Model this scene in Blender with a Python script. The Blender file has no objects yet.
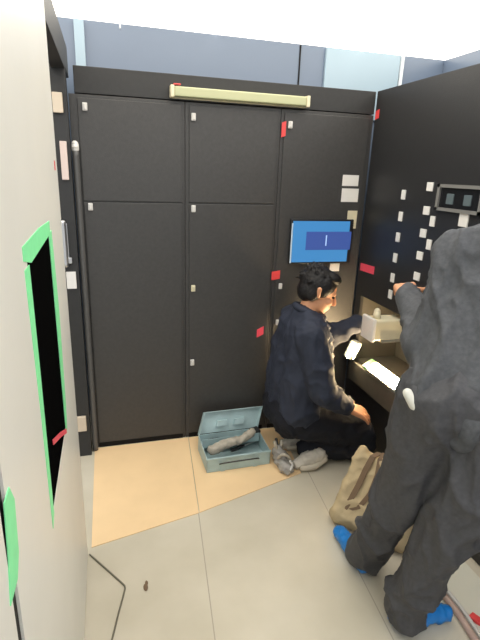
import bpy, bmesh, math, random
from mathutils import Vector, Matrix, noise, Euler
random.seed(7)
PI = math.pi
sc = bpy.context.scene
COL = sc.collection

# ------------------------------------------------------------------ materials
def mat(name, col, rough=0.5, metal=0.0, spec=0.5, bump=0.0, bscale=200.0, var=0.0, vscale=8.0,
        emit=None, estr=0.0, detail=4.0):
    m = bpy.data.materials.new(name); m.use_nodes = True
    nt = m.node_tree; b = nt.nodes['Principled BSDF']
    b.inputs['Base Color'].default_value = (*col, 1)
    b.inputs['Roughness'].default_value = rough
    b.inputs['Metallic'].default_value = metal
    b.inputs['Specular IOR Level'].default_value = spec
    if var or bump:
        tc = nt.nodes.new('ShaderNodeTexCoord')
    if var:
        n = nt.nodes.new('ShaderNodeTexNoise'); n.inputs['Scale'].default_value = vscale
        n.inputs['Detail'].default_value = detail
        nt.links.new(tc.outputs['Object'], n.inputs['Vector'])
        mx = nt.nodes.new('ShaderNodeMix'); mx.data_type = 'RGBA'
        mx.inputs['A'].default_value = (*[c * (1 - var) for c in col], 1)
        mx.inputs['B'].default_value = (*[min(1, c * (1 + var)) for c in col], 1)
        nt.links.new(n.outputs['Fac'], mx.inputs['Factor'])
        nt.links.new(mx.outputs['Result'], b.inputs['Base Color'])
    if bump:
        n2 = nt.nodes.new('ShaderNodeTexNoise'); n2.inputs['Scale'].default_value = bscale
        nt.links.new(tc.outputs['Object'], n2.inputs['Vector'])
        bp = nt.nodes.new('ShaderNodeBump'); bp.inputs['Strength'].default_value = bump
        bp.inputs['Distance'].default_value = 0.01
        nt.links.new(n2.outputs['Fac'], bp.inputs['Height'])
        nt.links.new(bp.outputs['Normal'], b.inputs['Normal'])
    if emit:
        b.inputs['Emission Color'].default_value = (*emit, 1)
        b.inputs['Emission Strength'].default_value = estr
    return m

M = {}
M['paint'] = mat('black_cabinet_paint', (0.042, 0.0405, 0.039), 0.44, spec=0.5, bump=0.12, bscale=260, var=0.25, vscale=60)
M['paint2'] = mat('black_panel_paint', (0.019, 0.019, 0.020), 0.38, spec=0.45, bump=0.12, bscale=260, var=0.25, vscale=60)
M['seam'] = mat('black_seam', (0.006, 0.006, 0.006), 0.6, spec=0.2)
M['fascia'] = mat('black_fascia_paint', (0.024, 0.024, 0.024), 0.5, spec=0.4, bump=0.1, bscale=240, var=0.2, vscale=40)
M['white_door'] = mat('white_door_sheet', (0.70, 0.69, 0.63), 0.4, spec=0.4, var=0.05, vscale=5, bump=0.04, bscale=90)
M['blue_grey'] = mat('blue_grey_wall_paint', (0.125, 0.165, 0.235), 0.3, spec=0.5, var=0.06, vscale=3)
M['pale_blue'] = mat('pale_blue_trim_reflection', (0.29, 0.39, 0.47), 0.3, spec=0.5, var=0.04, vscale=3)
M['light_strip'] = mat('pale_trim', (0.62, 0.68, 0.72), 0.4)
M['ceil'] = mat('ceiling_white', (0.85, 0.85, 0.84), 0.7)
M['ceil_light_warm'] = mat('warm_ceiling_diffuser', (0.8, 0.8, 0.8), 0.5, emit=(1, 0.93, 0.81), estr=2.3)
M['ceil_light'] = mat('ceiling_diffuser', (0.8, 0.8, 0.8), 0.5, emit=(1, 0.985, 0.96), estr=1.55)
M['tag'] = mat('white_plastic', (0.72, 0.70, 0.66), 0.4)
M['latch'] = mat('latch_plastic', (0.62, 0.60, 0.57), 0.35)
M['cream'] = mat('cream_plastic', (0.66, 0.60, 0.42), 0.4, var=0.08, vscale=20)
M['strip'] = mat('cream_green_strip', (0.42, 0.43, 0.255), 0.4, var=0.06, vscale=10)
M['red'] = mat('red_tag', (0.68, 0.06, 0.06), 0.45)
M['pinkred'] = mat('pink_red_tape', (0.75, 0.07, 0.11), 0.5)
M['green'] = mat('green_masking_tape', (0.22, 0.80, 0.36), 0.55, var=0.12, vscale=25)
M['glass_black'] = mat('dark_window_glass', (0.003, 0.003, 0.003), 0.9, spec=0.0)
M['steel'] = mat('hinge_steel', (0.55, 0.55, 0.55), 0.3, metal=0.9)
M['tan_hinge'] = mat('tan_block', (0.58, 0.49, 0.38), 0.5)
M['pink_hinge'] = mat('pale_pink_plate', (0.62, 0.50, 0.45), 0.5)
M['tube'] = mat('dark_grey_conduit', (0.09, 0.088, 0.085), 0.32, spec=0.5)
M['area'] = mat('tan_floor_area', (0.83, 0.60, 0.34), 0.55, spec=0.3, var=0.08, vscale=6, bump=0.03, bscale=80)
M['cord'] = mat('dark_cord_rubber', (0.15, 0.14, 0.10), 0.5)
M['screen'] = mat('blue_screen', (0.02, 0.06, 0.12), 0.2, emit=(0.03, 0.135, 0.30), estr=1.0)
M['screen_dark'] = mat('dark_blue_screen_window', (0.02, 0.03, 0.1), 0.2, emit=(0.025, 0.05, 0.17), estr=1.0)
M['screen_mark'] = mat('pale_screen_mark', (0.3, 0.4, 0.6), 0.2, emit=(0.12, 0.2, 0.36), estr=1.0)
M['bezel'] = mat('screen_bezel', (0.012, 0.012, 0.013), 0.35)
M['bezel_edge'] = mat('pale_bezel_edge', (0.5, 0.6, 0.68), 0.4)
M['interior'] = mat('compartment_interior', (0.075, 0.070, 0.058), 0.55, var=0.15, vscale=12)
M['sill'] = mat('compartment_sill', (0.075, 0.07, 0.06), 0.45, var=0.2, vscale=20)
M['led'] = mat('led_diffuser', (0.9, 0.9, 0.85), 0.4, emit=(1.0, 0.72, 0.40), estr=110.0)
M['led_small'] = mat('small_lamp_lens', (0.9, 0.85, 0.7), 0.4, emit=(1.0, 0.80, 0.48), estr=70.0)
M['led_body'] = mat('lamp_body', (0.6, 0.62, 0.55), 0.4)
M['led_cap'] = mat('green_lamp_cap', (0.22, 0.55, 0.24), 0.4)
M['teal'] = mat('grey_teal_steel', (0.39, 0.52, 0.53), 0.42, metal=0.15, spec=0.5, var=0.22, vscale=16)
M['tool_dark'] = mat('dark_tool_metal', (0.04, 0.042, 0.045), 0.4, metal=0.5)
M['tool_grey'] = mat('grey_brown_roll', (0.40, 0.36, 0.29), 0.7, var=0.4, vscale=30)
M['tool_steel'] = mat('tool_steel', (0.5, 0.5, 0.5), 0.35, metal=0.8)
M['handle_red'] = mat('dark_red_handle', (0.22, 0.04, 0.03), 0.4)
M['pouch'] = mat('grey_canvas', (0.34, 0.32, 0.29), 0.8, var=0.5, vscale=30)
M['bag'] = mat('tan_canvas', (0.46, 0.36, 0.21), 0.8, var=0.15, vscale=14, bump=0.1, bscale=150)
M['strap'] = mat('brown_webbing', (0.16, 0.10, 0.055), 0.7, var=0.15, vscale=40)
M['skin'] = mat('skin', (0.60, 0.29, 0.155), 0.5, spec=0.4, var=0.08, vscale=18)
M['hair'] = mat('black_hair', (0.008, 0.007, 0.007), 0.55, spec=0.3, bump=0.5, bscale=70)
M['eye'] = mat('eye_dark', (0.02, 0.015, 0.012), 0.15)
M['navy'] = mat('navy_jacket_cloth', (0.024, 0.029, 0.046), 0.75, spec=0.3, var=0.35, vscale=25, bump=0.08, bscale=160)
M['navy_dark'] = mat('dark_trouser_cloth', (0.011, 0.012, 0.017), 0.8, spec=0.25, var=0.3, vscale=25)
M['jacket_lit'] = mat('lamplit_jacket_grey', (0.20, 0.20, 0.20), 0.75, var=0.3, vscale=30)  # jacket cloth under the lamp, light put into the base colour
M['coverall'] = mat('charcoal_coverall_cloth', (0.076, 0.079, 0.085), 0.8, spec=0.3, var=0.4, vscale=70, bump=0.1, bscale=160)
M['coverall2'] = mat('charcoal_trouser_cloth', (0.056, 0.056, 0.060), 0.62, spec=0.35, var=0.4, vscale=70, bump=0.1, bscale=160)
M['blue_cover'] = mat('blue_shoe_cover_plastic', (0.012, 0.19, 0.56), 0.4, spec=0.5, var=0.12, vscale=30)
M['shoe'] = mat('grey_shoe', (0.50, 0.46, 0.39), 0.7, var=0.35, vscale=30)
M['sole'] = mat('pale_sole', (0.52, 0.47, 0.38), 0.7)
M['rag'] = mat('white_cloth', (0.62, 0.61, 0.54), 0.8)
M['sheet'] = mat('pale_floor_sheet', (0.60, 0.59, 0.50), 0.5, var=0.06, vscale=10)
M['hose'] = mat('pinkish_hose', (0.48, 0.34, 0.28), 0.45, var=0.2, vscale=30)
M['hose2'] = mat('pale_grey_cable', (0.58, 0.57, 0.54), 0.45)
M['meter_glass'] = mat('meter_dark_glass', (0.010, 0.011, 0.013), 0.12)
M['meter_frame'] = mat('meter_grey_frame', (0.24, 0.235, 0.22), 0.4, metal=0.3)
M['dial'] = mat('meter_dial', (0.10, 0.13, 0.14), 0.3)
M['concrete'] = mat('plain_wall_paint', (0.55, 0.55, 0.53), 0.7)

# floor: pale vinyl sheets with fine joints and stains
def floor_mat():
    m = bpy.data.materials.new('floor_vinyl'); m.use_nodes = True
    nt = m.node_tree; b = nt.nodes['Principled BSDF']; L = nt.links.new
    tc = nt.nodes.new('ShaderNodeTexCoord')
    sp = nt.nodes.new('ShaderNodeSeparateXYZ'); L(tc.outputs['Object'], sp.inputs['Vector'])
    def mth(op, a, bb=None):
        n = nt.nodes.new('ShaderNodeMath'); n.operation = op
        for i, v in enumerate((a, bb)):
            if v is None: continue
            if isinstance(v, (int, float)): n.inputs[i].default_value = v
            else: L(v, n.inputs[i])
        return n.outputs[0]
    th = math.radians(5.5)
    u = mth('SUBTRACT', mth('MULTIPLY', sp.outputs['X'], math.cos(th)), mth('MULTIPLY', sp.outputs['Y'], math.sin(th)))
    # joint through (0.403, 2.297)
    u0 = 0.403 * math.cos(th) - 2.297 * math.sin(th)
    w = mth('PINGPONG', mth('SUBTRACT', u, u0), 0.32)
    joint = mth('LESS_THAN', w, 0.0022)
    n = nt.nodes.new('ShaderNodeTexNoise'); n.inputs['Scale'].default_value = 3.0; n.inputs['Detail'].default_value = 6
    L(tc.outputs['Object'], n.inputs['Vector'])
    r = nt.nodes.new('ShaderNodeValToRGB')
    r.color_ramp.elements[0].position = 0.3; r.color_ramp.elements[0].color = (0.50, 0.455, 0.35, 1)
    r.color_ramp.elements[1].position = 0.7; r.color_ramp.elements[1].color = (0.60, 0.55, 0.44, 1)
    L(n.outputs['Fac'], r.inputs['Fac'])
    mx = nt.nodes.new('ShaderNodeMix'); mx.data_type = 'RGBA'
    L(r.outputs['Color'], mx.inputs['A']); mx.inputs['B'].default_value = (0.36, 0.32, 0.25, 1)
    L(joint, mx.inputs['Factor']); L(mx.outputs['Result'], b.inputs['Base Color'])
    b.inputs['Roughness'].default_value = 0.42
    b.inputs['Specular IOR Level'].default_value = 0.35
    return m
M['floor'] = floor_mat()

# ------------------------------------------------------------------ helpers
def box(bm, c, s, rot=None, bev=0.0, seg=2):
    r = bmesh.ops.create_cube(bm, size=1.0)
    vs = r['verts']
    bmesh.ops.scale(bm, vec=s, verts=vs)
    if bev:
        es = list({e for v in vs for e in v.link_edges})
        rr = bmesh.ops.bevel(bm, geom=es, offset=bev, segments=seg, affect='EDGES', profile=0.6)
        vs = list({v for f in rr['faces'] for v in f.verts} | {v for v in vs if v.is_valid})
    if rot is not None:
        bmesh.ops.rotate(bm, cent=(0, 0, 0), matrix=Euler(rot).to_matrix(), verts=vs)
    bmesh.ops.translate(bm, vec=c, verts=vs)
    return vs

def span(bm, a, b, bev=0.0):
    c = [(x + y) / 2 for x, y in zip(a, b)]; s = [abs(y - x) for x, y in zip(a, b)]
    return box(bm, c, s, bev=bev)

def ell(bm, c, r, rot=None, seg=20, rings=12):
    q = bmesh.ops.create_uvsphere(bm, u_segments=seg, v_segments=rings, radius=1.0)['verts']
    bmesh.ops.scale(bm, vec=r, verts=q)
    if rot is not None: bmesh.ops.rotate(bm, cent=(0, 0, 0), matrix=rot if isinstance(rot, Matrix) else Euler(rot).to_matrix(), verts=q)
    bmesh.ops.translate(bm, vec=c, verts=q)

def cap(bm, a, b, ra, rb, seg=14, ends=True):
    a = Vector(a); b = Vector(b); d = b - a
    if d.length > 1e-6:
        q = bmesh.ops.create_cone(bm, cap_ends=True, segments=seg, radius1=ra, radius2=rb, depth=d.length)['verts']
        bmesh.ops.rotate(bm, cent=(0, 0, 0), matrix=d.to_track_quat('Z', 'Y').to_matrix(), verts=q)
        bmesh.ops.translate(bm, vec=(a + b) / 2, verts=q)
    if ends:
        ell(bm, a, (ra,) * 3, seg=seg, rings=8); ell(bm, b, (rb,) * 3, seg=seg, rings=8)

def chain(bm, pts):
    """pts: list of (pos, radius)"""
    for (a, ra), (b, rb) in zip(pts[:-1], pts[1:]):
        cap(bm, a, b, ra, rb)

def tube(bm, pts, r, seg=10, close=False):
    """smooth tube through points (Catmull-Rom)"""
    P = [Vector(p) for p in pts]; out = []
    for i in range(len(P) - 1):
        p0 = P[max(i - 1, 0)]; p1 = P[i]; p2 = P[i + 1]; p3 = P[min(i + 2, len(P) - 1)]
        for k in range(8):
            t = k / 8
            out.append(0.5 * ((2 * p1) + (p2 - p0) * t + (2 * p0 - 5 * p1 + 4 * p2 - p3) * t * t + (3 * p1 - p0 - 3 * p2 + p3) * t ** 3))
    out.append(P[-1])
    rings = []
    up = Vector((0.13, 0.07, 1)).normalized()
    for i, p in enumerate(out):
        d = (out[min(i + 1, len(out) - 1)] - out[max(i - 1, 0)]).normalized()
        s = d.cross(up)
        if s.length < 1e-3: s = d.cross(Vector((1, 0, 0)))
        s.normalize(); t = s.cross(d).normalized(); up = t
        rings.append([bm.verts.new(p + r * (math.cos(2 * PI * j / seg) * s + math.sin(2 * PI * j / seg) * t)) for j in range(seg)])
    for A, B in zip(rings[:-1], rings[1:]):
        for j in range(seg):
            bm.faces.new((A[j], A[(j + 1) % seg], B[(j + 1) % seg], B[j]))
    bm.faces.new(rings[0][::-1]); bm.faces.new(rings[-1])

def ribbon(bm, pts, w, th, axis):
    """flat strap: pts centre line, width along axis vector, thickness th"""
    P = [Vector(p) for p in pts]; ax = Vector(axis).normalized(); rows = []
    for i, p in enumerate(P):
        d = (P[min(i + 1, len(P) - 1)] - P[max(i - 1, 0)]).normalized()
        n = d.cross(ax).normalized()
        rows.append([bm.verts.new(p + ax * sx * w / 2 + n * sn * th / 2) for sx, sn in ((-1, -1), (1, -1), (1, 1), (-1, 1))])
    for A, B in zip(rows[:-1], rows[1:]):
        for j in range(4): bm.faces.new((A[j], A[(j + 1) % 4], B[(j + 1) % 4], B[j]))
    bm.faces.new(rows[0][::-1]); bm.faces.new(rows[-1])

def prism(bm, poly, z0, z1):
    lo = [bm.verts.new((x, y, z0)) for x, y in poly]; hi = [bm.verts.new((x, y, z1)) for x, y in poly]
    bm.faces.new(lo[::-1]); bm.faces.new(hi); n = len(poly)
    for i in range(n): bm.faces.new((lo[i], lo[(i + 1) % n], hi[(i + 1) % n], hi[i]))

def poly_x(bm, poly, x0, x1):
    """polygon in (y, z), extruded in x"""
    lo = [bm.verts.new((x0, y, z)) for y, z in poly]; hi = [bm.verts.new((x1, y, z)) for y, z in poly]
    bm.faces.new(lo[::-1]); bm.faces.new(hi); n = len(poly)
    for i in range(n): bm.faces.new((lo[i], lo[(i + 1) % n], hi[(i + 1) % n], hi[i]))

def poly_y(bm, poly, y0, y1):
    lo = [bm.verts.new((x, y0, z)) for x, z in poly]; hi = [bm.verts.new((x, y1, z)) for x, z in poly]
    bm.faces.new(lo[::-1]); bm.faces.new(hi); n = len(poly)
    for i in range(n): bm.faces.new((lo[i], lo[(i + 1) % n], hi[(i + 1) % n], hi[i]))

SHIFT = None
def obj(name, bm, m, parent=None, smooth=False):
    bmesh.ops.recalc_face_normals(bm, faces=bm.faces)
    me = bpy.data.meshes.new(name); bm.to_mesh(me); bm.free()
    if SHIFT is not None: me.transform(Matrix.Translation(SHIFT))
    if smooth:
        for p in me.polygons: p.use_smooth = True
    me.materials.append(M[m] if isinstance(m, str) else m)
    o = bpy.data.objects.new(name, me); COL.objects.link(o)
    if parent is not None:
        w = Vector((0, 0, 0)); q = parent
        while q is not None: w += q.location; q = q.parent
        me.transform(Matrix.Translation(-w)); o.parent = parent
    return o

def shape(fn, *a, **k):
    bm = bmesh.new(); fn(bm, *a, **k); return bm

def thing(name, label, cat, loc=(0, 0, 0), group=None):
    o = bpy.data.objects.new(name, None); COL.objects.link(o); o.location = loc; o.empty_display_size = 0.1
    return tag(o, label, cat, group)

def tag(o, label, cat, group=None):
    o['label'] = label; o['category'] = cat
    if group: o['group'] = group
    return o

def struct(o, label=None, cat=None):
    o['kind'] = 'structure'
    if label: o['label'] = label
    if cat: o['category'] = cat
    return o

def blob(name, bm, m, parent, voxel=0.01, smooth=3, wrinkle=None, dec=None):
    """one continuous surface from overlapping solids"""
    bmesh.ops.recalc_face_normals(bm, faces=bm.faces)
    me = bpy.data.meshes.new(name + '_src'); bm.to_mesh(me); bm.free()
    t = bpy.data.objects.new(name + '_src', me); COL.objects.link(t)
    r = t.modifiers.new('r', 'REMESH'); r.mode = 'VOXEL'; r.voxel_size = voxel
    if smooth:
        s = t.modifiers.new('s', 'SMOOTH'); s.factor = 0.5; s.iterations = smooth
    dg = bpy.context.evaluated_depsgraph_get(); dg.update()
    out = bpy.data.meshes.new_from_object(t.evaluated_get(dg))
    bpy.data.objects.remove(t); bpy.data.meshes.remove(me)
    if wrinkle:
        for v, n in zip(out.vertices, [Vector(v.normal) for v in out.vertices]):
            v.co += n * wrinkle(Vector(v.co), n)
    b2 = bmesh.new(); b2.from_mesh(out); bpy.data.meshes.remove(out)
    return obj(name, b2, m, parent, smooth=True)

def folds(amp, freq, stretch=(1, 1, 1), seed=0.0):
    def f(p, n):
        q = Vector((p.x * stretch[0], p.y * stretch[1], p.z * stretch[2])) * freq + Vector((seed, seed * 1.7, seed * 0.3))
        q = q + 0.35 * noise.noise_vector(q * 0.8)
        a = (1 - min(1.0, abs(noise.noise(q)) * 2.6)) ** 2
        b = (1 - min(1.0, abs(noise.noise(q * 2.1 + Vector((7, 3, 1)))) * 2.6)) ** 2
        return amp * (1.1 * a + 0.55 * b - 0.45 + 0.35 * noise.noise(q * 1.3))
    return f

# ------------------------------------------------------------------ camera
def cam():
    yaw, pitch, roll = [math.radians(v) for v in (16.0, 17.5, 2.0)]
    f = Vector((math.sin(yaw) * math.cos(pitch), math.cos(yaw) * math.cos(pitch), -math.sin(pitch)))
    r0 = Vector((math.cos(yaw), -math.sin(yaw), 0)); u0 = r0.cross(f)
    r = r0 * math.cos(roll) + u0 * math.sin(roll); u = -r0 * math.sin(roll) + u0 * math.cos(roll)
    cd = bpy.data.cameras.new('camera'); cd.sensor_fit = 'VERTICAL'; cd.sensor_height = 36
    cd.sensor_width = 27; cd.lens = 470 / 640 * 36; cd.clip_start = 0.02
    c = bpy.data.objects.new('camera', cd); COL.objects.link(c)
    mw = Matrix.Identity(4)
    for i in range(3):
        mw[i][0] = r[i]; mw[i][1] = u[i]; mw[i][2] = -f[i]
    mw[0][3], mw[1][3], mw[2][3] = 0, 0, 1.6
    c.matrix_world = mw
    sc.camera = c
cam()

XL = -0.149      # plane of the left wall
YB = 2.587       # plane of the back cabinet doors
XR = 1.485       # plane of the right control panel
ZT = 2.05        # top of the cabinets
ZC = 2.345       # ceiling
YW = 3.0         # wall behind the cabinets

# ------------------------------------------------------------------ setting
struct(obj('floor', shape(span, (-1.6, -1.2, -0.05), (2.6, 3.1, 0)), 'floor'))
struct(obj('ceiling', shape(span, (-1.6, -1.2, ZC + 0.02), (2.6, 3.1, ZC + 0.06)), 'ceil'))
struct(obj('wall_back', shape(span, (-1.6, YW, 0), (2.6, YW + 0.1, ZC + 0.02)), 'blue_grey'))
struct(obj('wall_right', shape(span, (2.2, -1.2, 0), (2.3, YW, ZC + 0.02)), 'blue_grey'))
struct(obj('wall_reflection', shape(span, (1.345, YW - 0.02, 1.95), (1.862, YW, ZC - 0.004), bev=0.002), 'pale_blue'))  # lighter reflection on the wall, put in as a paler stretch
struct(obj('trim_2', shape(span, (1.866, YW - 0.03, 1.95), (1.886, YW, ZC - 0.004), bev=0.003), 'light_strip'))
struct(obj('trim_3', shape(span, (-0.118, YW - 0.03, 1.95), (-0.066, YW, ZC - 0.004), bev=0.003), 'pale_blue'))
struct(obj('trim_4', shape(span, (1.176, YW - 0.006, 1.95), (1.184, YW, ZC - 0.004)), 'seam'))
# luminous ceiling panels
bmk = 0
for i in range(4):
    for j in range(4):
        x0 = -1.2 + i * 0.93; y0 = -1.0 + j * 1.0
        y1 = min(y0 + 0.994, 2.995)
        o = obj('ceiling_light', shape(span, (x0, y0, ZC), (x0 + 0.924, y1, ZC + 0.018)), 'ceil_light_warm' if j == 3 else 'ceil_light')
        tag(o, 'square white luminous ceiling panel glowing above the black cabinets', 'ceiling light', 'luminous ceiling panels')

# left side: black wall and white door with the masked window
wl = bmesh.new()
span(wl, (XL - 0.50, 2.50, 0), (XL - 0.001, 2.58, 2.16), bev=0.003)
span(wl, (XL - 0.06, 1.735, 2.02), (XL, 2.76, 2.16), bev=0.003)
wl = struct(obj('wall_left', wl, 'fascia'))
bm = bmesh.new()
for y0, y1, z0, z1, x1 in ((0.588, 1.730, 0.012, 2.36 - 0.03, XL),):
    # leaf with an opening for the window slot
    wy0, wy1, wz0, wz1 = 0.955, 1.340, 0.850, 1.432
    span(bm, (x1 - 0.04, y0, z0), (x1, wy0, z1)); span(bm, (x1 - 0.04, wy1, z0), (x1, y1, z1))
    span(bm, (x1 - 0.04, wy0, z0), (x1, wy1, wz0)); span(bm, (x1 - 0.04, wy0, wz1), (x1, wy1, z1))
d1 = struct(obj('door_1', bm, 'white_door'))
obj('window', shape(span, (XL - 0.03, 0.955, 0.850), (XL - 0.0015, 1.340, 1.432)), 'glass_black', d1)
def tape(poly, name='masking_tape', m='green', x=XL, lab=None):
    o = obj(name, shape(poly_x, poly, x - 0.0005, x + 0.0012), m, d1)
    if lab: o['label'] = lab
    return o
tape([(0.915, 1.432), (0.915, 1.458), (1.15, 1.464), (1.365, 1.458), (1.36, 1.425), (1.30, 1.423), (1.0, 1.414)], lab='green tape along the top edge of the window')
tape([(0.915, 1.415), (0.972, 1.415), (0.972, 1.2), (0.966, 1.0), (0.962, 0.845), (0.93, 0.83), (0.93, 1.1)], lab='green tape down the near edge of the window')
tape([(1.335, 1.425), (1.40, 1.43), (1.42, 1.2), (1.385, 0.9), (1.36, 0.83), (1.332, 0.84)], lab='green tape down the far edge of the window')
tape([(1.045, 0.985), (1.05, 0.968), (1.20, 0.900), (1.335, 0.832), (1.335, 0.848), (1.2, 0.915)], 'red_tape', 'pinkred', x=XL + 0.001, lab='short red tape at the bottom of the window')
tape([(1.64, 1.585), (1.64, 1.615), (1.665, 1.61), (1.665, 1.585)], 'red_tape', 'red', lab='small red tape near the door edge')
fr = bmesh.new()
span(fr, (XL - 0.06, 0.556, 0.0), (XL - 0.004, 0.587, 2.33))
struct(obj('trim_5', fr, 'seam'))
struct(obj('trim_6', shape(span, (XL - 0.06, 0.45, 0.0), (XL, 0.556, 2.33)), 'white_door'))
jt = obj('masking_tape', shape(poly_x, [(0.540, 1.04), (0.560, 1.10), (0.575, 1.175), (0.610, 1.175), (0.630, 1.14), (0.615, 1.06), (0.59, 1.035)], XL, XL + 0.0015), 'green')
tag(jt, 'green tape patch over the near edge seam of the white door', 'tape')
# hardware on the black wall beside the door
def wallpart(name, x0, x1, z0, z1, m, d=0.02, lab=None):
    o = obj(name, shape(span, (x0, 2.50 - d, z0), (x1, 2.50, z1), bev=0.003), m, wl)
    if lab: o['label'] = lab
    return o
wallpart('catch_plate', -0.212, -0.168, 1.831, 1.917, 'tan_hinge', lab='tan plate near the top')
wallpart('hinge_leaf', -0.195, -0.164, 1.535, 1.709, 'pink_hinge', lab='pale pink plate below the tan plate')
hb = bmesh.new()
span(hb, (-0.225, 2.492, 1.130), (-0.190, 2.50, 1.328), bev=0.003)
cap(hb, (-0.208, 2.484, 1.125), (-0.208, 2.484, 1.333), 0.014, 0.014)
box(hb, (-0.187, 2.490, 1.145), (0.018, 0.018, 0.03), bev=0.003)
obj('hinge', hb, 'steel', wl)['label'] = 'grey steel hinge'
wallpart('tag', -0.212, -0.165, 0.998, 1.086, 'tag', d=0.012, lab='white tag below the steel hinge')
wallpart('catch_plate', -0.216, -0.167, 0.172, 0.262, 'tan_hinge', lab='tan plate low down')
# conduit in the corner
bm = bmesh.new()
tube(bm, [(-0.130, 2.548, 0.0), (-0.130, 2.548, 0.5), (-0.130, 2.548, 1.1), (-0.130, 2.548, 1.69)], 0.016, 14)
cd_ = obj('conduit_pipe', bm, 'tube', smooth=True); tag(cd_, 'thin dark grey upright pipe in the corner left of the first cabinet', 'pipe')
cap_ = bmesh.new(); cap(cap_, (-0.130, 2.548, 1.68), (-0.130, 2.548, 1.70), 0.019, 0.017)
obj('end_cap', cap_, 'tag', cd_, smooth=True)['label'] = 'pale end cap'

# ------------------------------------------------------------------ back cabinets
bx = [(-0.146, 0.409), (0.411, 0.928), (0.930, 1.482)]
labels = ['black steel cabinet at far left of back row, beside the corner pipe',
          'middle black steel cabinet of back row, directly behind the open toolbox',
          'black steel cabinet with blue screen in its door, in the right corner']
doors_x = [(-0.108, 0.393), (0.431, 0.911), (0.948, 1.456)]
cabs = []
for i, (x0, x1) in enumerate(bx):
    t = thing('electrical_cabinet', labels[i], 'cabinet', ((x0 + x1) / 2, 2.78, 0), 'black cabinets along the back wall')
    cabs.append(t)
    body = bmesh.new(); span(body, (x0, YB - 0.010, 0.0), (x1, 2.97, 1.928), bev=0.002)
    obj('body', body, 'paint', t)
    a, b = doors_x[i]
    rows = [(1.4335, 1.912), (0.035, 1.4275)] if i < 2 else [(0.035, 1.912)]
    dd = []
    for z0, z1 in rows:
        db = bmesh.new(); span(db, (a, YB - 0.018, z0), (b, YB - 0.009, z1), bev=0.003)
        dd.append(obj('door', db, 'paint', t))
    obj('plinth', shape(span, (a, YB - 0.013, 0.0), (b, YB - 0.009, 0.028)), 'seam', t)
    t['doors'] = 0
    del t['doors']
    t_d = dd
    def knob(door, x, z, m='latch', s=(0.023, 0.037), lab=None, nm='latch'):
        k = bmesh.new()
        box(k, (x, YB - 0.024, z), (s[0], 0.014, s[1]), bev=0.004)
        box(k, (x, YB - 0.033, z), (s[0] * 0.4, 0.008, s[1] * 0.7), bev=0.002)
        o = obj(nm, k, m, door)
        if lab: o['label'] = lab
    def sticker(door, x0, x1, z0, z1, m, nm='sticker', lab=None, skew=0.0):
        k = bmesh.new()
        poly_y(k, [(x0, z0), (x1, z0 + skew), (x1, z1 + skew), (x0, z1)], YB - 0.020, YB - 0.0175)
        o = obj(nm, k, m, door)
        if lab: o['label'] = lab
    if i == 0:
        knob(dd[0], -0.074, 1.872); knob(dd[1], -0.076, 1.405)
    elif i == 1:
        knob(dd[0], 0.452, 1.858); knob(dd[1], 0.453, 1.402)
        knob(dd[1], 0.453, 0.962, 'cream'); knob(dd[1], 0.449, 0.509)
        sticker(dd[1], 0.846, 0.888, 0.640, 0.69, 'pinkred', 'red_tag', 'small tilted red tag', 0.02)
    else:
        knob(dd[0], 0.979, 1.85)
        knob(dd[0], 0.978, 0.958, s=(0.02, 0.034)); knob(dd[0], 0.973, 0.732, s=(0.02, 0.034))
        sticker(dd[0], 1.322, 1.424, 1.542, 1.603, 'tag', lab='upper pale sticker')
        sticker(dd[0], 1.324, 1.432, 1.452, 1.528, 'tag', lab='larger pale sticker')
        sticker(dd[0], 1.376, 1.438, 1.298, 1.402, 'cream', lab='cream upright sticker')
        sticker(dd[0], 1.292, 1.355, 1.04, 1.088, 'tag', lab='pale sticker under the screen')
def loose_tag(x0, x1, z0, z1, lab, parent):
    k = bmesh.new(); poly_y(k, [(x0, z0), (x1, z0 + 0.008), (x1, z1 + 0.008), (x0, z1)], YB - 0.021, YB - 0.0185)
    obj('red_tag', k, 'red', parent)['label'] = lab
loose_tag(0.932, 0.956, 1.785, 1.86, 'red tag at the upper left', cabs[2])
loose_tag(0.920, 0.972, 0.995, 1.045, 'red tag at mid height', cabs[2])
# screen in the third cabinet
t = cabs[2]
b = bmesh.new(); span(b, (1.015, YB - 0.040, 1.092), (1.412, YB - 0.010, 1.352), bev=0.006)
sb = obj('touchscreen', b, 'bezel', t)
b = bmesh.new(); span(b, (1.026, YB - 0.0425, 1.104), (1.386, YB - 0.0395, 1.342)); o = obj('display', b, 'screen', sb); o['label'] = 'bright blue display'
b = bmesh.new(); span(b, (1.112, YB - 0.044, 1.175), (1.400, YB - 0.042, 1.282)); o = obj('display_window', b, 'screen_dark', sb); o['label'] = 'dark blue window on the display'
b = bmesh.new(); span(b, (1.236, YB - 0.0455, 1.20), (1.243, YB - 0.0435, 1.262)); obj('display_mark', b, 'screen_mark', sb)
b = bmesh.new(); span(b, (1.019, YB - 0.043, 1.10), (1.026, YB - 0.038, 1.33)); obj('bezel_edge', b, 'bezel_edge', sb)
# fascia above the doors
fz = bmesh.new()
span(fz, (-0.118, YB - 0.012, 1.932), (1.482, 2.97, ZT), bev=0.003)
fo = obj('cabinet_fascia', fz, 'fascia'); tag(fo, 'long black header panel running along the top of the back cabinets', 'panel')
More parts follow.
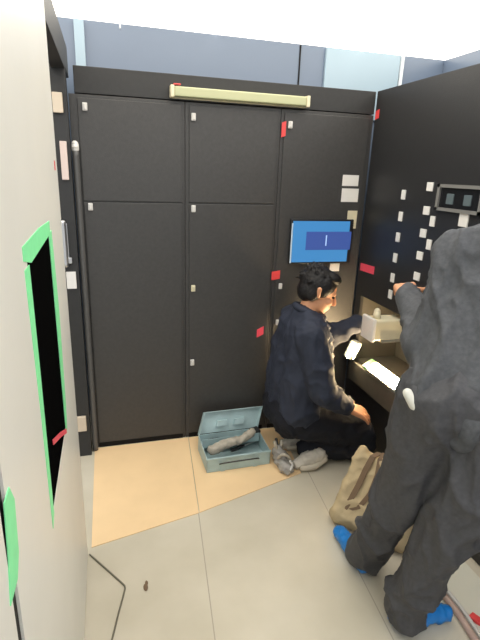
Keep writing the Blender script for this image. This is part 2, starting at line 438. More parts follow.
# cream strip on the fascia
sl = thing('strip_light', 'long narrow cream strip fixed on black header above the cabinets', 'strip light', (0.70, YB - 0.03, 1.965))
b = bmesh.new(); box(b, (0.70, YB - 0.040, 1.966), (0.70, 0.045, 0.046), bev=0.008, seg=3); obj('diffuser', b, 'strip', sl, smooth=False)
b = bmesh.new(); box(b, (0.70, YB - 0.0145, 1.966), (0.715, 0.005, 0.056), bev=0.002); obj('base', b, 'cream', sl)
for sx in (-1, 1):
    b = bmesh.new(); box(b, (0.70 + sx * 0.359, YB - 0.040, 1.966), (0.018, 0.052, 0.055), bev=0.004); obj('end_cap', b, 'cream', sl)
b = bmesh.new(); box(b, (0.365, YB - 0.045, 1.998), (0.035, 0.03, 0.006), bev=0.002); obj('red_tape', b, 'red', sl)['label'] = 'small red tape on the left end'

# ------------------------------------------------------------------ right control panel
cp = thing('control_panel', 'tall black control panel with rows of white name plates on right side', 'control panel', (1.70, 1.95, 0))
oy0, oy1, oz0, oz1 = 1.50, 2.50, 0.48, 0.90
fy0, fy1 = 1.36, 2.566
b = bmesh.new()
span(b, (XR, fy0, 0.0), (XR + 0.02, fy1, oz0)); span(b, (XR, fy0, oz1), (XR + 0.02, fy1, ZT - 0.0))
span(b, (XR, fy0, oz0), (XR + 0.02, oy0, oz1)); span(b, (XR, oy1, oz0), (XR + 0.02, fy1, oz1))
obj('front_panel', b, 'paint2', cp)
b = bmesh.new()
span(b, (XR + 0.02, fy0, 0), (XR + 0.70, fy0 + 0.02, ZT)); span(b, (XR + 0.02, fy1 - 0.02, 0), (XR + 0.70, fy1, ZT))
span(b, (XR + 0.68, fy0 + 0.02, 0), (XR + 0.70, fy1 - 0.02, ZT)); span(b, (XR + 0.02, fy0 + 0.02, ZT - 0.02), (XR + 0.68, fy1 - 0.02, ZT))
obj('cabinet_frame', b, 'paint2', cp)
b = bmesh.new()
span(b, (XR + 0.30, oy0, oz0), (XR + 0.32, oy1, oz1)); span(b, (XR + 0.02, oy0 - 0.01, oz1 - 0.01), (XR + 0.30, oy1 + 0.01, oz1))
span(b, (XR + 0.02, oy0 - 0.01, oz0), (XR + 0.30, oy0, oz1)); span(b, (XR + 0.02, oy1, oz0), (XR + 0.30, oy1 + 0.01, oz1))
obj('compartment', b, 'interior', cp)['label'] = 'open lit compartment low in the panel'
b = bmesh.new(); span(b, (XR - 0.025, oy0, oz0 - 0.13), (XR + 0.30, oy1, oz0), bev=0.004); obj('sill', b, 'sill', cp)['label'] = 'brown grey sill of the open compartment'
# terminal rows inside the compartment
for k in range(4):
    b = bmesh.new(); box(b, (XR + 0.27, 1.70 + k * 0.19, 0.74), (0.05, 0.13, 0.16), bev=0.006)
    for q in range(4): box(b, (XR + 0.243, 1.655 + k * 0.19 + q * 0.03, 0.76), (0.01, 0.016, 0.05), bev=0.002)
    obj('breaker', b, 'cream' if k % 2 else 'tag', cp)
def plate(y, z, w=0.045, h=0.042):
    b = bmesh.new(); box(b, (XR - 0.003, y, z), (0.006, w, h), bev=0.0015)
    obj('name_plate', b, 'tag', cp)
for z in (1.515, 1.405, 1.297, 1.187, 1.078, 0.985): plate(2.192, z, 0.032, 0.048)
for z in (1.562, 1.452, 1.344, 1.234, 1.13): plate(1.988, z, 0.045, 0.040)
for z in (1.407, 1.297): plate(1.932, z, 0.034, 0.048)
plate(1.729, 1.435, 0.055, 0.06)
b = bmesh.new()
ys0, ys1, zs0, zs1 = 1.63, 1.917, 1.461, 1.577
span(b, (XR - 0.016, ys0, zs0), (XR, ys1, zs0 + 0.014)); span(b, (XR - 0.016, ys0, zs1 - 0.014), (XR, ys1, zs1))
span(b, (XR - 0.016, ys0, zs0), (XR, ys0 + 0.016, zs1)); span(b, (XR - 0.016, ys1 - 0.016, zs0), (XR, ys1, zs1))
mf = obj('meter_window', b, 'meter_frame', cp); mf['label'] = 'grey framed meter window'
obj('glass', shape(span, (XR - 0.006, ys0 + 0.015, zs0 + 0.013), (XR - 0.001, ys1 - 0.015, zs1 - 0.013)), 'meter_glass', mf)
for y in (1.72, 1.83):
    b = bmesh.new(); box(b, (XR - 0.008, y, 1.515), (0.006, 0.045, 0.045), bev=0.002); obj('dial', b, 'dial', mf)
def side_tag(y0, y1, z0, z1, m, lab):
    b = bmesh.new(); poly_x(b, [(y0, z0), (y1, z0 - 0.006), (y1, z1 - 0.006), (y0, z1)], XR - 0.0025, XR); obj('red_tag', b, m, cp)['label'] = lab
side_tag(2.385, 2.54, 1.055, 1.10, 'pinkred', 'wide red tag by the corner')
side_tag(2.525, 2.56, 1.91, 1.955, 'red', 'tiny red tag at the top corner')
# next panel towards the viewer
np_ = thing('control_panel', 'plain black control panel at right edge behind the standing person', 'control panel', (1.70, 0.85, 0))
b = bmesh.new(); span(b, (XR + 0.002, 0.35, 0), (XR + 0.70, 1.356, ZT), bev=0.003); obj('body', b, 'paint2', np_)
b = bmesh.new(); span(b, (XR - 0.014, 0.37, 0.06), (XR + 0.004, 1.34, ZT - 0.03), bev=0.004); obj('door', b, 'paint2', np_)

# withdrawn cream unit, sticking out of the panel
bu = thing('breaker_unit', 'cream withdrawn switch unit sticking out of black panel above the lamp', 'switch unit', (1.47, 2.15, 0.745))
b = bmesh.new(); box(b, (1.458, 2.15, 0.809), (0.215, 0.11, 0.115), bev=0.014, seg=3); obj('housing', b, 'cream', bu)
b = bmesh.new(); box(b, (1.346, 2.15, 0.812), (0.020, 0.12, 0.128), bev=0.006); obj('front_plate', b, 'tag', bu)
b = bmesh.new(); cap(b, (1.388, 2.15, 0.862), (1.388, 2.15, 0.905), 0.022, 0.017); obj('knob', b, 'cream', bu, smooth=True)
b = bmesh.new(); span(b, (1.40, 2.08, 0.745), (1.74, 2.22, 0.753)); obj('guide_rail', b, 'steel', bu)

# LED work lamp lying on the sill
wlmp = thing('work_light', 'bright bar work lamp with green end cap lying on compartment sill', 'work lamp', (1.485, 2.16, 0.481))
rt = (0, -0.55, 0)
b = bmesh.new(); box(b, (1.492, 2.16, 0.508), (0.075, 0.31, 0.022), rot=rt, bev=0.007, seg=3); obj('housing', b, 'led_body', wlmp)
b = bmesh.new(); box(b, (1.487, 2.145, 0.519), (0.068, 0.28, 0.010), rot=rt, bev=0.004); obj('diffuser', b, 'led', wlmp)
b = bmesh.new(); box(b, (1.490, 2.318, 0.512), (0.078, 0.045, 0.032), rot=rt, bev=0.009, seg=3); obj('end_cap', b, 'led_cap', wlmp)['label'] = 'green end cap'
# second small lamp in the corner
sl2 = thing('clip_lamp', 'small glowing lamp head in corner of the compartment, behind the worker', 'lamp', (1.485, 2.46, 0.481))
b = bmesh.new(); cap(b, (1.485, 2.46, 0.482), (1.465, 2.46, 0.54), 0.012, 0.010); obj('stem', b, 'tool_dark', sl2, smooth=True)
b = bmesh.new(); box(b, (1.448, 2.46, 0.56), (0.06, 0.06, 0.12), rot=(0.25, 0.25, 0.5), bev=0.016, seg=3); obj('lamp_shade', b, 'led_body', sl2)
b = bmesh.new(); box(b, (1.436, 2.432, 0.558), (0.05, 0.016, 0.10), rot=(0.25, 0.25, 0.0), bev=0.007, seg=3); obj('lens', b, 'led_small', sl2)

# ------------------------------------------------------------------ floor things
b = bmesh.new(); prism(b, [(-0.135, 2.565), (0.424, 2.565), (0.364, 1.880), (-0.135, 1.770)], 0.0005, 0.004)  # thin tan area over the pale floor, near edge cut obliquely
tag(obj('floor_area', b, 'area'), 'tan board on the floor in front of the far left cabinet', 'area', 'tan floor areas')
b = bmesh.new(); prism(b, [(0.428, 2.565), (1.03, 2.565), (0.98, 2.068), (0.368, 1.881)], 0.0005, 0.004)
tag(obj('floor_area', b, 'area'), 'tan board on the floor lying under the open toolbox', 'area', 'tan floor areas')
b = bmesh.new(); tube(b, [(-0.142, 1.73, 0.004), (-0.075, 1.635, 0.004), (-0.012, 1.545, 0.004), (-0.002, 1.525, 0.004), (-0.006, 1.50, 0.004), (-0.030, 1.41, 0.004), (-0.055, 1.31, 0.004), (-0.085, 1.2, 0.004)], 0.0034, 8)
tag(obj('cord', b, 'cord', smooth=True), 'thin dark cord bent across the pale floor beside white door', 'cord')
b = bmesh.new(); ell(b, (0.078, 1.505, 0.003), (0.009, 0.018, 0.003)); ell(b, (0.083, 1.525, 0.003), (0.006, 0.012, 0.003))
tag(obj('scrap', b, 'strap', smooth=True), 'tiny brown scrap lying alone on the pale floor', 'scrap')
b = bmesh.new(); prism(b, [(1.20, 1.27), (1.44, 1.34), (1.44, 0.80), (1.235, 0.80), (1.21, 1.05)], 0.0005, 0.0025)
tag(obj('floor_sheet', b, 'sheet'), 'pale plastic sheet on the floor at lower right corner', 'sheet')
b = bmesh.new(); tube(b, [(1.17, 1.36, 0.014), (1.215, 1.25, 0.014), (1.225, 1.12, 0.014), (1.212, 1.0, 0.014), (1.20, 0.9, 0.014)], 0.0135, 10)
tag(obj('hose', b, 'hose', smooth=True), 'pinkish hose on the floor right of the blue shoe cover', 'hose')
b = bmesh.new(); tube(b, [(1.21, 1.36, 0.0105), (1.247, 1.25, 0.0105), (1.255, 1.12, 0.0105), (1.243, 1.0, 0.0105), (1.235, 0.9, 0.0105)], 0.008, 8)
tag(obj('cable', b, 'hose2', smooth=True), 'pale grey cable alongside the pinkish hose', 'cable')
b = bmesh.new(); box(b, (1.278, 1.06, 0.010), (0.03, 0.045, 0.014), rot=(0, 0, 0.4), bev=0.004)
tag(obj('connector', b, 'red'), 'small red connector on pale sheet at lower right', 'connector')
b = bmesh.new(); cap(b, (1.0, 2.9, 2.2), (1.0, 2.9, 2.21), 0.001, 0.001); b.free()
hs = bmesh.new(); tube(hs, [(0.105, 2.6, ZC), (0.107, 2.6, 2.30), (0.106, 2.6, 2.225)], 0.004, 8)
tag(obj('hanging_cord', hs, 'light_strip', smooth=True), 'short pale cord hanging from ceiling above the far left cabinet', 'cord')

# toolbox --------------------------------------------------------------
tb = thing('toolbox', 'open grey teal steel toolbox on the floor in front of middle cabinet', 'toolbox', (0.66, 2.33, 0.004))
def tbw(bm_): bmesh.ops.rotate(bm_, cent=(0.66, 2.33, 0), matrix=Euler((0, 0, 0.02)).to_matrix(), verts=bm_.verts); bmesh.ops.translate(bm_, vec=(-0.01, 0, 0.004), verts=bm_.verts); return bm_
X0, X1, Y0, Y1 = 0.472, 0.842, 2.185, 2.42
b = bmesh.new()
span(b, (X0, Y0, 0), (X1, Y1, 0.004)); span(b, (X0, Y0, 0.0), (X1, Y0 + 0.004, 0.085)); span(b, (X0, Y1 - 0.004, 0.0), (X1, Y1, 0.10))
poly_x(b, [(Y0, 0), (Y1, 0), (Y1, 0.10), (Y0, 0.085)], X0, X0 + 0.004); poly_x(b, [(Y0, 0), (Y1, 0), (Y1, 0.10), (Y0, 0.085)], X1 - 0.004, X1)
span(b, (X0 - 0.004, Y0 - 0.006, 0.077), (X1 + 0.004, Y0 + 0.005, 0.089), bev=0.003)
for x in (X0 + 0.09, X1 - 0.09): span(b, (x - 0.012, Y0 - 0.006, 0.0), (x + 0.012, Y0, 0.085), bev=0.002)
obj('tray', tbw(b), 'teal', tb)
b = bmesh.new()   # lid hinged at the back, standing open
poly_x(b, [(Y1 - 0.002, 0.098), (Y1 + 0.028, 0.088), (Y1 + 0.072, 0.205), (Y1 + 0.045, 0.220)], X0 + 0.002, X0 + 0.006)
poly_x(b, [(Y1 - 0.002, 0.098), (Y1 + 0.028, 0.088), (Y1 + 0.072, 0.205), (Y1 + 0.045, 0.220)], X1 - 0.006, X1 - 0.002)
poly_x(b, [(Y1 + 0.024, 0.090), (Y1 + 0.028, 0.088), (Y1 + 0.072, 0.205), (Y1 + 0.068, 0.207)], X0 + 0.006, X1 - 0.006)
poly_x(b, [(Y1 + 0.045, 0.220), (Y1 + 0.072, 0.206), (Y1 + 0.072, 0.200), (Y1 + 0.043, 0.215)], X0 + 0.004, X1 - 0.004)
poly_x(b, [(Y1 + 0.018, 0.13), (Y1 + 0.040, 0.125), (Y1 + 0.05, 0.155), (Y1 + 0.030, 0.160)], X0 + 0.10, X0 + 0.16)
poly_x(b, [(Y1 + 0.018, 0.13), (Y1 + 0.040, 0.125), (Y1 + 0.05, 0.155), (Y1 + 0.030, 0.160)], X1 - 0.16, X1 - 0.10)
for v in b.verts: v.co.x += 0.36 * (v.co.z - 0.088)
obj('lid', tbw(b), 'teal', tb)
b = bmesh.new()
span(b, (X0 + 0.01, 2.35, 0.05), (X1 - 0.01, 2.354, 0.105)); span(b, (X0 + 0.01, 2.35, 0.05), (X1 - 0.01, 2.42, 0.054))
obj('divider', tbw(b), 'teal', tb)
b = bmesh.new(); tube(b, [(X0 + 0.07, Y0 - 0.008, 0.05), (X0 + 0.10, Y0 - 0.02, 0.062), (X1 - 0.10, Y0 - 0.02, 0.062), (X1 - 0.07, Y0 - 0.008, 0.05)], 0.004, 8)
obj('handle', tbw(b), 'tool_dark', tb, smooth=True)
# tools
b = bmesh.new(); chain(b, [((0.515, 2.275, 0.083), 0.030), ((0.60, 2.295, 0.100), 0.026), ((0.69, 2.31, 0.105), 0.024), ((0.775, 2.345, 0.125), 0.022)])
o = blob('tool_roll', b, 'tool_grey', None, 0.008, 2, folds(0.006, 28)); tag(o, 'grey brown cloth roll laid diagonally in open toolbox', 'tool roll')
def screwdriver(x, y, z, ang, m, lab):
    t = thing('screwdriver', lab, 'screwdriver', (x, y, z))
    d = Vector((math.cos(ang), math.sin(ang), 0.02)); p = Vector((x, y, z))
    b = bmesh.new(); chain(b, [(p, 0.010), (p + d * 0.04, 0.012), (p + d * 0.085, 0.008)]); obj('handle', b, m, t, smooth=True)
    b = bmesh.new(); cap(b, p + d * 0.085, p + d * 0.19, 0.0035, 0.003); obj('shaft', b, 'tool_steel', t, smooth=True)
screwdriver(0.585, 2.245, 0.025, 0.05, 'handle_red', 'screwdriver with dark red handle inside the toolbox front')
screwdriver(0.64, 2.31, 0.062 - 0.02, 0.35, 'tool_dark', 'dark handled screwdriver under the cloth roll in toolbox')
pl = thing('pliers', 'dark pliers lying at the back of open toolbox', 'pliers', (0.58, 2.385, 0.075))
for s in (-1, 1):
    b = bmesh.new(); tube(b, [(0.52, 2.385 + s * 0.022, 0.068), (0.57, 2.385 + s * 0.02, 0.072), (0.62, 2.385 + s * 0.004, 0.074), (0.66, 2.385 - s * 0.006, 0.076)], 0.0065, 8)
    obj('handle', b, 'tool_dark', pl, smooth=True)
b = bmesh.new(); box(b, (0.685, 2.385, 0.076), (0.07, 0.026, 0.014), bev=0.005); obj('jaw', b, 'tool_steel', pl)
b = bmesh.new(); box(b, (0.72, 2.245, 0.022), (0.16, 0.03, 0.03), bev=0.005)
tag(obj('tool_block', b, 'tool_dark'), 'dark flat tool lying in front part of the toolbox', 'tool')
b = bmesh.new(); box(b, (0.80, 2.39, 0.09), (0.06, 0.05, 0.06), rot=(0.2, 0, 0.3), bev=0.008)
tag(obj('tape_measure', b, 'tool_dark'), 'dark square tool in the right rear of toolbox', 'tool')

# tool pouch beside the worker
tp = thing('tool_pouch', 'grey canvas tool pouch between the toolbox and the kneeling worker', 'pouch', (0.89, 2.14, 0.001))
b = bmesh.new(); ell(b, (0.893, 2.155, 0.050), (0.038, 0.050, 0.046)); ell(b, (0.90, 2.10, 0.036), (0.042, 0.05, 0.033)); ell(b, (0.888, 2.20, 0.055), (0.030, 0.04, 0.05))
blob('pouch_body', b, 'pouch', tp, 0.008, 2, folds(0.012, 22))
b = bmesh.new(); tube(b, [(0.86, 2.13, 0.075), (0.875, 2.10, 0.115), (0.905, 2.09, 0.105), (0.925, 2.10, 0.06)], 0.009, 8); obj('strap', b, 'tool_grey', tp, smooth=True)
b = bmesh.new(); tube(b, [(0.905, 2.065, 0.095), (0.920, 2.06, 0.07), (0.905, 2.053, 0.04)], 0.006, 8); obj('clip', b, 'tag', tp, smooth=True)['label'] = 'white curved clip'
for k, (x, y) in enumerate(((0.882, 2.19), (0.89, 2.215), (0.905, 2.195))):
    b = bmesh.new(); cap(b, (x, y, 0.07), (x - 0.02 + 0.01 * k, y + 0.01, 0.135), 0.008, 0.009); obj('tool_handle', b, 'tool_dark' if k % 2 else 'tool_grey', tp, smooth=True)

# tan bag between the legs and the panel
bg = thing('canvas_bag', 'tan canvas bag with brown strap behind the standing person\'s left leg', 'bag', (1.12, 1.58, 0))
b = bmesh.new()
by_, bc_ = math.radians(-50), Vector((1.13, 1.575, 0))
bu_, bn_ = Vector((math.cos(by_), math.sin(by_), 0)), Vector((math.sin(by_), -math.cos(by_), 0))   # along the bag, out of its near face
def bag_pt(t, h, o=0.0):
    k = h / 0.34
    return bc_ + bu_ * (t * (1 - 0.22 * k)) + Vector((0.085, 0.07, 0)) * k + bn_ * (0.085 * (1 - 0.55 * k) + o) + Vector((0, 0, h))
for i in range(7):
    t = (i / 6 - 0.5) * 0.30
    for q in (-1, 1):
        lo = bc_ + bu_ * t + bn_ * q * 0.04 + Vector((0, 0, 0.045)); hi = bc_ + bu_ * t * 0.8 + bn_ * q * 0.012 + Vector((0.08, 0.065, 0.32 + 0.015 * math.cos(i * 2.1)))
        cap(b, lo, hi, 0.044, 0.026)
blob('bag_body', b, 'bag', bg, 0.010, 4, folds(0.007, 9, seed=3))
b = bmesh.new()
ribbon(b, [bag_pt(-0.05, 0.355, -0.03), bag_pt(-0.075, 0.345, 0.0), bag_pt(-0.09, 0.29, 0.006), bag_pt(-0.10, 0.22, 0.008), bag_pt(-0.115, 0.15, 0.012), bag_pt(-0.135, 0.08, 0.01), bag_pt(-0.155, 0.03, -0.005)], 0.026, 0.006, bu_)
obj('strap', b, 'strap', bg)
b = bmesh.new()
ribbon(b, [bag_pt(-0.02, 0.36, -0.03), bag_pt(-0.03, 0.345, 0.0), bag_pt(-0.02, 0.28, 0.008), bag_pt(-0.03, 0.2, 0.010), bag_pt(-0.065, 0.13, 0.014), bag_pt(-0.10, 0.11, 0.014)], 0.022, 0.006, bu_)
obj('strap', b, 'strap', bg)

# ------------------------------------------------------------------ people
def hand(bm, wrist, d, n, side, curl=0.35, s=1.0):
    """wrist point, finger direction d, back-of-hand normal n, side=+1 thumb towards d x n"""
    d = Vector(d).normalized(); n = Vector(n); n = (n - d * n.dot(d)).normalized(); l = d.cross(n) * side
    w = Vector(wrist)
    for k, q in enumerate((-0.030, -0.012, 0.008, 0.028)):
        cap(bm, w + l * q * 0.55, w + d * 0.088 * s + l * q, 0.017 * s, 0.013 * s)
    for q, ln, off in ((-0.033, 0.072, 0.082), (-0.011, 0.090, 0.090), (0.011, 0.098, 0.092), (0.033, 0.086, 0.088)):
        ln *= s
        p = w + d * off * s + l * q * s; a = 0.0; r = 0.0095 * s
        for f_, cc in ((0.45, 0.8), (0.32, 1.1), (0.23, 0.8)):
            a += curl * cc
            e = p + (d * math.cos(a) - n * math.sin(a)) * ln * f_ + l * q * 0.12 * f_
            cap(bm, p, e, r, r * 0.9, seg=10); r *= 0.9; p = e
    p = w + d * 0.025 * s + l * 0.026 * s
    e = p + (d * 0.55 + l * 0.8 - n * 0.25).normalized() * 0.042 * s; cap(bm, p, e, 0.015 * s, 0.011 * s)
    e2 = e + (d * 0.9 + l * 0.35 - n * 0.3).normalized() * 0.032 * s; cap(bm, e, e2, 0.011 * s, 0.0085 * s)

def head(bm, c, fwd, up, s=1.0):
    """adult head, c = centre of the skull (mid height of head)"""
    f = Vector(fwd).normalized(); u = Vector(up); u = (u - f * u.dot(f)).normalized(); r = f.cross(u)
    R = Matrix((f, r, u)).transposed()
    c = Vector(c)
    P = lambda x, y, z: c + (f * x + r * y + u * z) * s
    E = lambda p, rad: ell(bm, P(*p), [q * s for q in rad], R)
    E((-0.008, 0, 0.022), (0.098, 0.078, 0.094))      # cranium
    E((0.030, 0, -0.045), (0.062, 0.060, 0.078))      # face
    E((0.052, 0, -0.092), (0.030, 0.034, 0.026))      # chin
    E((0.010, 0, -0.075), (0.055, 0.056, 0.034))      # jaw
    E((0.078, 0, 0.018), (0.018, 0.050, 0.012))       # brow
    for q in (-1, 1):
        E((0.062, q * 0.036, -0.030), (0.028, 0.022, 0.020))   # cheek
        cap(bm, P(-0.005, q * 0.076, 0.010), P(-0.014, q * 0.084, 0.018), 0.012 * s, 0.014 * s)   # ear
        cap(bm, P(-0.003, q * 0.076, -0.022), P(-0.014, q * 0.083, 0.018), 0.009 * s, 0.014 * s)
    cap(bm, P(0.088, 0, 0.005), P(0.106, 0, -0.032), 0.010 * s, 0.014 * s)     # nose
    cap(bm, P(0.084, -0.018, -0.062), P(0.084, 0.018, -0.062), 0.0085 * s, 0.0085 * s)   # lips
    cap(bm, P(0.081, -0.015, -0.074), P(0.081, 0.015, -0.074), 0.0085 * s, 0.0085 * s)
    return P, R

def eyes(P, R, parent, s=1.0):
    for q in (-1, 1):
        b = bmesh.new(); ell(b, P(0.080, q * 0.031, 0.000), (0.010 * s, 0.014 * s, 0.007 * s), R)
        obj('eye', b, 'eye', parent, smooth=True)

def hair(P, R, parent, s=1.0):
    b = bmesh.new()
    E = lambda p, rad: ell(b, P(*p), [q * s for q in rad], R)
    E((-0.020, 0, 0.034), (0.104, 0.090, 0.098))
    E((-0.055, 0, -0.012), (0.064, 0.080, 0.070))
    E((0.030, 0, 0.092), (0.062, 0.066, 0.036))
    for q in (-1, 1):
        E((0.002, q * 0.072, 0.035), (0.048, 0.018, 0.050))
        E((-0.035, q * 0.066, -0.020), (0.036, 0.020, 0.042))
    for k in range(46):
        th = random.uniform(0, 2 * PI); z = random.uniform(-0.1, 1)
        q = Vector((math.cos(th) * math.sqrt(1 - z * z) * 0.098 - 0.026, math.sin(th) * math.sqrt(1 - z * z) * 0.084, z * 0.098 + 0.034))
        if q.x > 0.05 and q.z < 0.08: continue
        e = q + Vector((q.x * 0.12 - 0.01, q.y * 0.1, 0.016 if z > 0.4 else -0.016))
        cap(b, P(*q), P(*e), 0.012 * s, 0.004 * s, seg=8)
    blob('hair', b, 'hair', parent, 0.006, 1)

# ---- kneeling worker, facing the panel -------------------------------
SHIFT = Vector((0.02, 0.05, 0))
kp = thing('person', 'kneeling person with black hair and navy jacket, right hand on the thigh', 'person', (1.08, 2.2, 0))
hc = Vector((1.055, 2.19, 1.005)); hf = Vector((0.90, -0.33, -0.36)); hu = Vector((0.3, 0, 1))
sR, eR, wR = Vector((0.950, 2.02, 0.815)), Vector((1.015, 1.935, 0.525)), Vector((1.19, 1.985, 0.405))
sL, eL, wL = Vector((1.00, 2.37, 0.80)), Vector((1.20, 2.30, 0.70)), Vector((1.36, 2.26, 0.79))
b = bmesh.new()
P, R = head(b, hc, hf, hu, 0.98)
chain(b, [((0.985, 2.195, 0.86), 0.058), ((1.03, 2.19, 0.96), 0.052)])
chain(b, [((0.96, 2.2, 0.33), 0.085), ((0.96, 2.2, 0.5), 0.08), ((0.975, 2.2, 0.70), 0.085), ((0.995, 2.195, 0.83), 0.05)])
chain(b, [(sR, 0.055), (eR, 0.040), (wR, 0.027)]); chain(b, [(sL, 0.055), (eL, 0.040), (wL, 0.027)])
for y, ky in ((2.13, 2.07), (2.29, 2.35)):
    chain(b, [((0.96, y, 0.30), 0.075), ((1.33, ky, 0.175), 0.055), ((1.34, ky, 0.10), 0.05), ((1.03, y, 0.075), 0.04)])
hand(b, wR, (0.85, 0.05, -0.42), (0.30, -0.45, 0.80), -1, 0.22, 1.08)
hand(b, wL, (0.97, -0.1, 0.15), (0.0, 0.2, 1.0), 1, 0.45)
blob('body', b, 'skin', kp, 0.0055, 2)
eyes(P, R, kp, 0.98); hair(P, R, kp, 0.98)
# jacket
b = bmesh.new()
for y, r_ in ((2.10, 0.125), (2.20, 0.135), (2.30, 0.125)):
    chain(b, [((0.95, y, 0.36), r_ - 0.006), ((0.955, y, 0.50), r_ - 0.003), ((0.98, y, 0.68), r_ - 0.004), ((0.975, y * 0.6 + 0.88, 0.79), 0.108)])
chain(b, [((0.975, 2.04, 0.81), 0.080), ((0.985, 2.19, 0.855), 0.080), ((1.0, 2.35, 0.80), 0.075)])
chain(b, [(sR, 0.083), (sR.lerp(eR, 0.5), 0.076), (eR, 0.072), (eR.lerp(wR, 0.5), 0.060), (eR.lerp(wR, 0.93), 0.046)])
chain(b, [(sL, 0.080), (sL.lerp(eL, 0.5), 0.072), (eL, 0.068), (eL.lerp(wL, 0.5), 0.058), (eL.lerp(wL, 0.93), 0.046)])
blob('jacket', b, 'navy', kp, 0.010, 3, folds(0.011, 9, (1, 1, 0.7), seed=2))
b = bmesh.new()   # collar
for k in range(14):
    a0 = 2 * PI * k / 14; a1 = 2 * PI * (k + 1) / 14
    g = lambda a: Vector((1.008 + 0.074 * math.cos(a), 2.192 + 0.080 * math.sin(a), 0.895 - 0.03 * math.cos(a)))
    cap(b, g(a0), g(a1), 0.021, 0.021, seg=8)
blob('collar', b, 'navy', kp, 0.008, 2)
b = bmesh.new()   # lamplight on the jacket front, put in as grey cloth
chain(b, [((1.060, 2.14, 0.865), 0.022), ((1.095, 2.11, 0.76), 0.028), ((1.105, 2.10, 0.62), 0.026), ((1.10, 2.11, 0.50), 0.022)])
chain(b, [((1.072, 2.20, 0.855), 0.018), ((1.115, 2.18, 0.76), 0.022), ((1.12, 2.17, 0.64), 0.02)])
blob('jacket_front', b, 'jacket_lit', kp, 0.008, 2, folds(0.012, 20, seed=5))['label'] = 'front edge of the jacket with lamplight painted in grey'
# trousers
b = bmesh.new()
for y, ky in ((2.13, 2.07), (2.29, 2.35)):
    chain(b, [((0.935, y, 0.30), 0.125), ((1.14, (y + ky) / 2, 0.245), 0.112), ((1.335, ky, 0.185), 0.088), ((1.345, ky, 0.105), 0.084), ((1.20, (y + ky) / 2, 0.09), 0.080), ((1.04, y, 0.085), 0.062)])
chain(b, [((0.94, 2.13, 0.31), 0.13), ((0.94, 2.29, 0.31), 0.13)])
blob('trousers', b, 'navy_dark', kp, 0.011, 3, folds(0.010, 9, seed=8))
for y in (2.095, 2.30):
    b = bmesh.new()
    chain(b, [((1.085, y - 0.03, 0.072), 0.047), ((1.015, y - 0.035, 0.056), 0.046), ((0.955, y - 0.035, 0.036), 0.032)])
    sh = blob('shoe', b, 'shoe', kp, 0.007, 2, folds(0.005, 26))
    b = bmesh.new(); chain(b, [((1.105, y - 0.06, 0.060), 0.020), ((1.04, y - 0.070, 0.030), 0.022), ((0.97, y - 0.065, 0.024), 0.018)])
    blob('sole', b, 'sole', sh, 0.007, 1)

SHIFT = None
# ---- standing worker seen from behind --------------------------------
sp_ = thing('person', 'standing person in charcoal work clothes and blue shoe covers, seen from behind', 'person', (1.0, 1.25, 0))
fw = Vector((0.75, 0.66, 0)).normalized(); lf = Vector((-fw.y, fw.x, 0))
pel = Vector((1.035, 1.03, 0.93)); che = Vector((1.185, 1.07, 1.30)); nb = Vector((1.245, 1.08, 1.49))
hcs = Vector((1.33, 1.10, 1.635))
SL = che + lf * 0.19 + Vector((0, 0, 0.065)); SR = che - lf * 0.19 + Vector((0, 0, 0.075))
EL = Vector((0.985, 1.20, 1.075)); WL = Vector((1.055, 1.46, 1.19))
ER = Vector((1.325, 0.99, 1.10)); WR = Vector((1.36, 1.23, 1.14))
hL = pel + lf * 0.095; hR = pel - lf * 0.095
kL = Vector((0.955, 1.205, 0.48)); aL = Vector((0.975, 1.385, 0.09))
kR = Vector((1.015, 1.02, 0.49)); aR = Vector((0.985, 1.115, 0.09))
b = bmesh.new()
P, R = head(b, hcs, (0.8, 0.55, -0.45), (0.35, 0.25, 1.0), 1.0)
chain(b, [(nb - Vector((0, 0, 0.05)), 0.062), (hcs - Vector((0.035, 0.015, 0.06)), 0.056)])
chain(b, [(pel, 0.09), ((pel + che) / 2, 0.08), (che, 0.08), (nb - Vector((0, 0, 0.04)), 0.055)])
chain(b, [(SL, 0.055), (EL, 0.040), (WL, 0.027)]); chain(b, [(SR, 0.055), (ER, 0.040), (WR, 0.027)])
chain(b, [(hL, 0.085), (kL, 0.058), (aL, 0.042)]); chain(b, [(hR, 0.085), (kR, 0.058), (aR, 0.042)])
hand(b, WL, (0.45, 0.80, 0.12), (-0.2, 0.1, 1.0), 1, 0.5)
hand(b, WR, (0.3, 0.9, 0.1), (0.0, 0.0, 1.0), -1, 0.5)
blob('body', b, 'skin', sp_, 0.0055, 2)
eyes(P, R, sp_); hair(P, R, sp_)
b = bmesh.new()
for q, r_ in ((-0.105, 0.115), (0, 0.13), (0.105, 0.115)):
    chain(b, [(pel + lf * q + Vector((0, 0, 0.02)), r_), (pel.lerp(che, 0.45) + lf * q, r_ - 0.005), (che + lf * q * 1.05, r_), (nb + lf * q * 0.5 - Vector((0, 0, 0.085)), 0.08)])
chain(b, [(SL, 0.084), (che + lf * 0.10 + Vector((0, 0, 0.115)), 0.092), (nb - Vector((0, 0, 0.055)), 0.085), (che - lf * 0.10 + Vector((0, 0, 0.115)), 0.09), (SR, 0.082)])
chain(b, [(SL, 0.086), (SL.lerp(EL, 0.5), 0.078), (EL, 0.073), (EL.lerp(WL, 0.5), 0.062), (EL.lerp(WL, 0.95), 0.052)])
chain(b, [(SR, 0.086), (SR.lerp(ER, 0.5), 0.078), (ER, 0.073), (ER.lerp(WR, 0.5), 0.060), (ER.lerp(WR, 0.92), 0.047)])
blob('jacket', b, 'coverall', sp_, 0.010, 3, folds(0.019, 6, (1, 1, 0.6), seed=11))
b = bmesh.new()
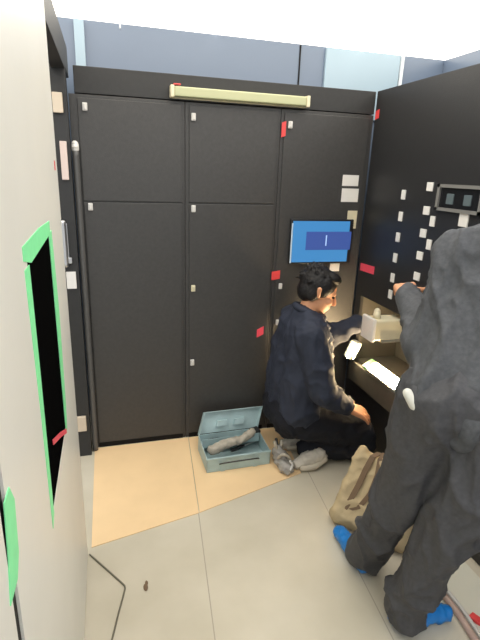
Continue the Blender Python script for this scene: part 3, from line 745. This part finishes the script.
for k in range(14):
    a0 = 2 * PI * k / 14; a1 = 2 * PI * (k + 1) / 14
    g = lambda a: nb + fw * (0.072 * math.cos(a) + 0.01) + lf * 0.078 * math.sin(a) + Vector((0, 0, 0.01 - 0.03 * math.cos(a)))
    cap(b, g(a0), g(a1), 0.022, 0.022, seg=8)
blob('collar', b, 'coverall', sp_, 0.008, 2)
b = bmesh.new()
chain(b, [(hL + Vector((0, 0, 0.02)), 0.13), (hR + Vector((0, 0, 0.02)), 0.13)])
for h_, k_, a_ in ((hL, kL, aL), (hR, kR, aR)):
    chain(b, [(h_, 0.125), (h_.lerp(k_, 0.5), 0.103), (k_, 0.083), (k_.lerp(a_, 0.5), 0.078), (a_ + Vector((0, 0, 0.0)), 0.080)])
blob('trousers', b, 'coverall2', sp_, 0.010, 3, folds(0.020, 6, (1, 1, 0.6), seed=4))
def shoe_cover(a, d, ln=0.20):
    d = Vector(d).normalized(); b = bmesh.new()
    z = lambda h: Vector((0, 0, h))
    g = Vector((a.x, a.y, 0))
    chain(b, [(g - d * 0.015 + z(0.045), 0.040), (g + d * 0.05 + z(0.046), 0.044), (g + d * (ln * 0.6) + z(0.040), 0.038), (g + d * ln + z(0.032), 0.030)])
    chain(b, [(g + z(0.05), 0.045), (g + z(0.10), 0.045)])
    blob('shoe_cover', b, 'blue_cover', sp_, 0.007, 2, folds(0.005, 24))
shoe_cover(aL, (-0.06, 1.0, 0), 0.185)
shoe_cover(aR, (0.97, -0.10, 0), 0.18)
b = bmesh.new()   # white cloth at the hip
chain(b, [((0.843, 1.093, 0.985), 0.015), ((0.862, 1.075, 0.955), 0.021), ((0.885, 1.05, 0.932), 0.015)])
blob('cloth', b, 'rag', sp_, 0.006, 1)['label'] = 'white cloth tucked in at the hip'

# ------------------------------------------------------------------ light
w = bpy.data.worlds.new('world'); sc.world = w; w.use_nodes = True
bg_ = w.node_tree.nodes['Background']; bg_.inputs['Color'].default_value = (0.92, 0.96, 1.0, 1); bg_.inputs['Strength'].default_value = 0.55

sc.view_settings.view_transform = 'Standard'
sc.view_settings.look = 'None'
sc.view_settings.gamma = 1.0
sc.view_settings.use_curve_mapping = False
sc.view_settings.exposure = 0.72
sc.cycles.use_denoising = True
sc.cycles.max_bounces = 8
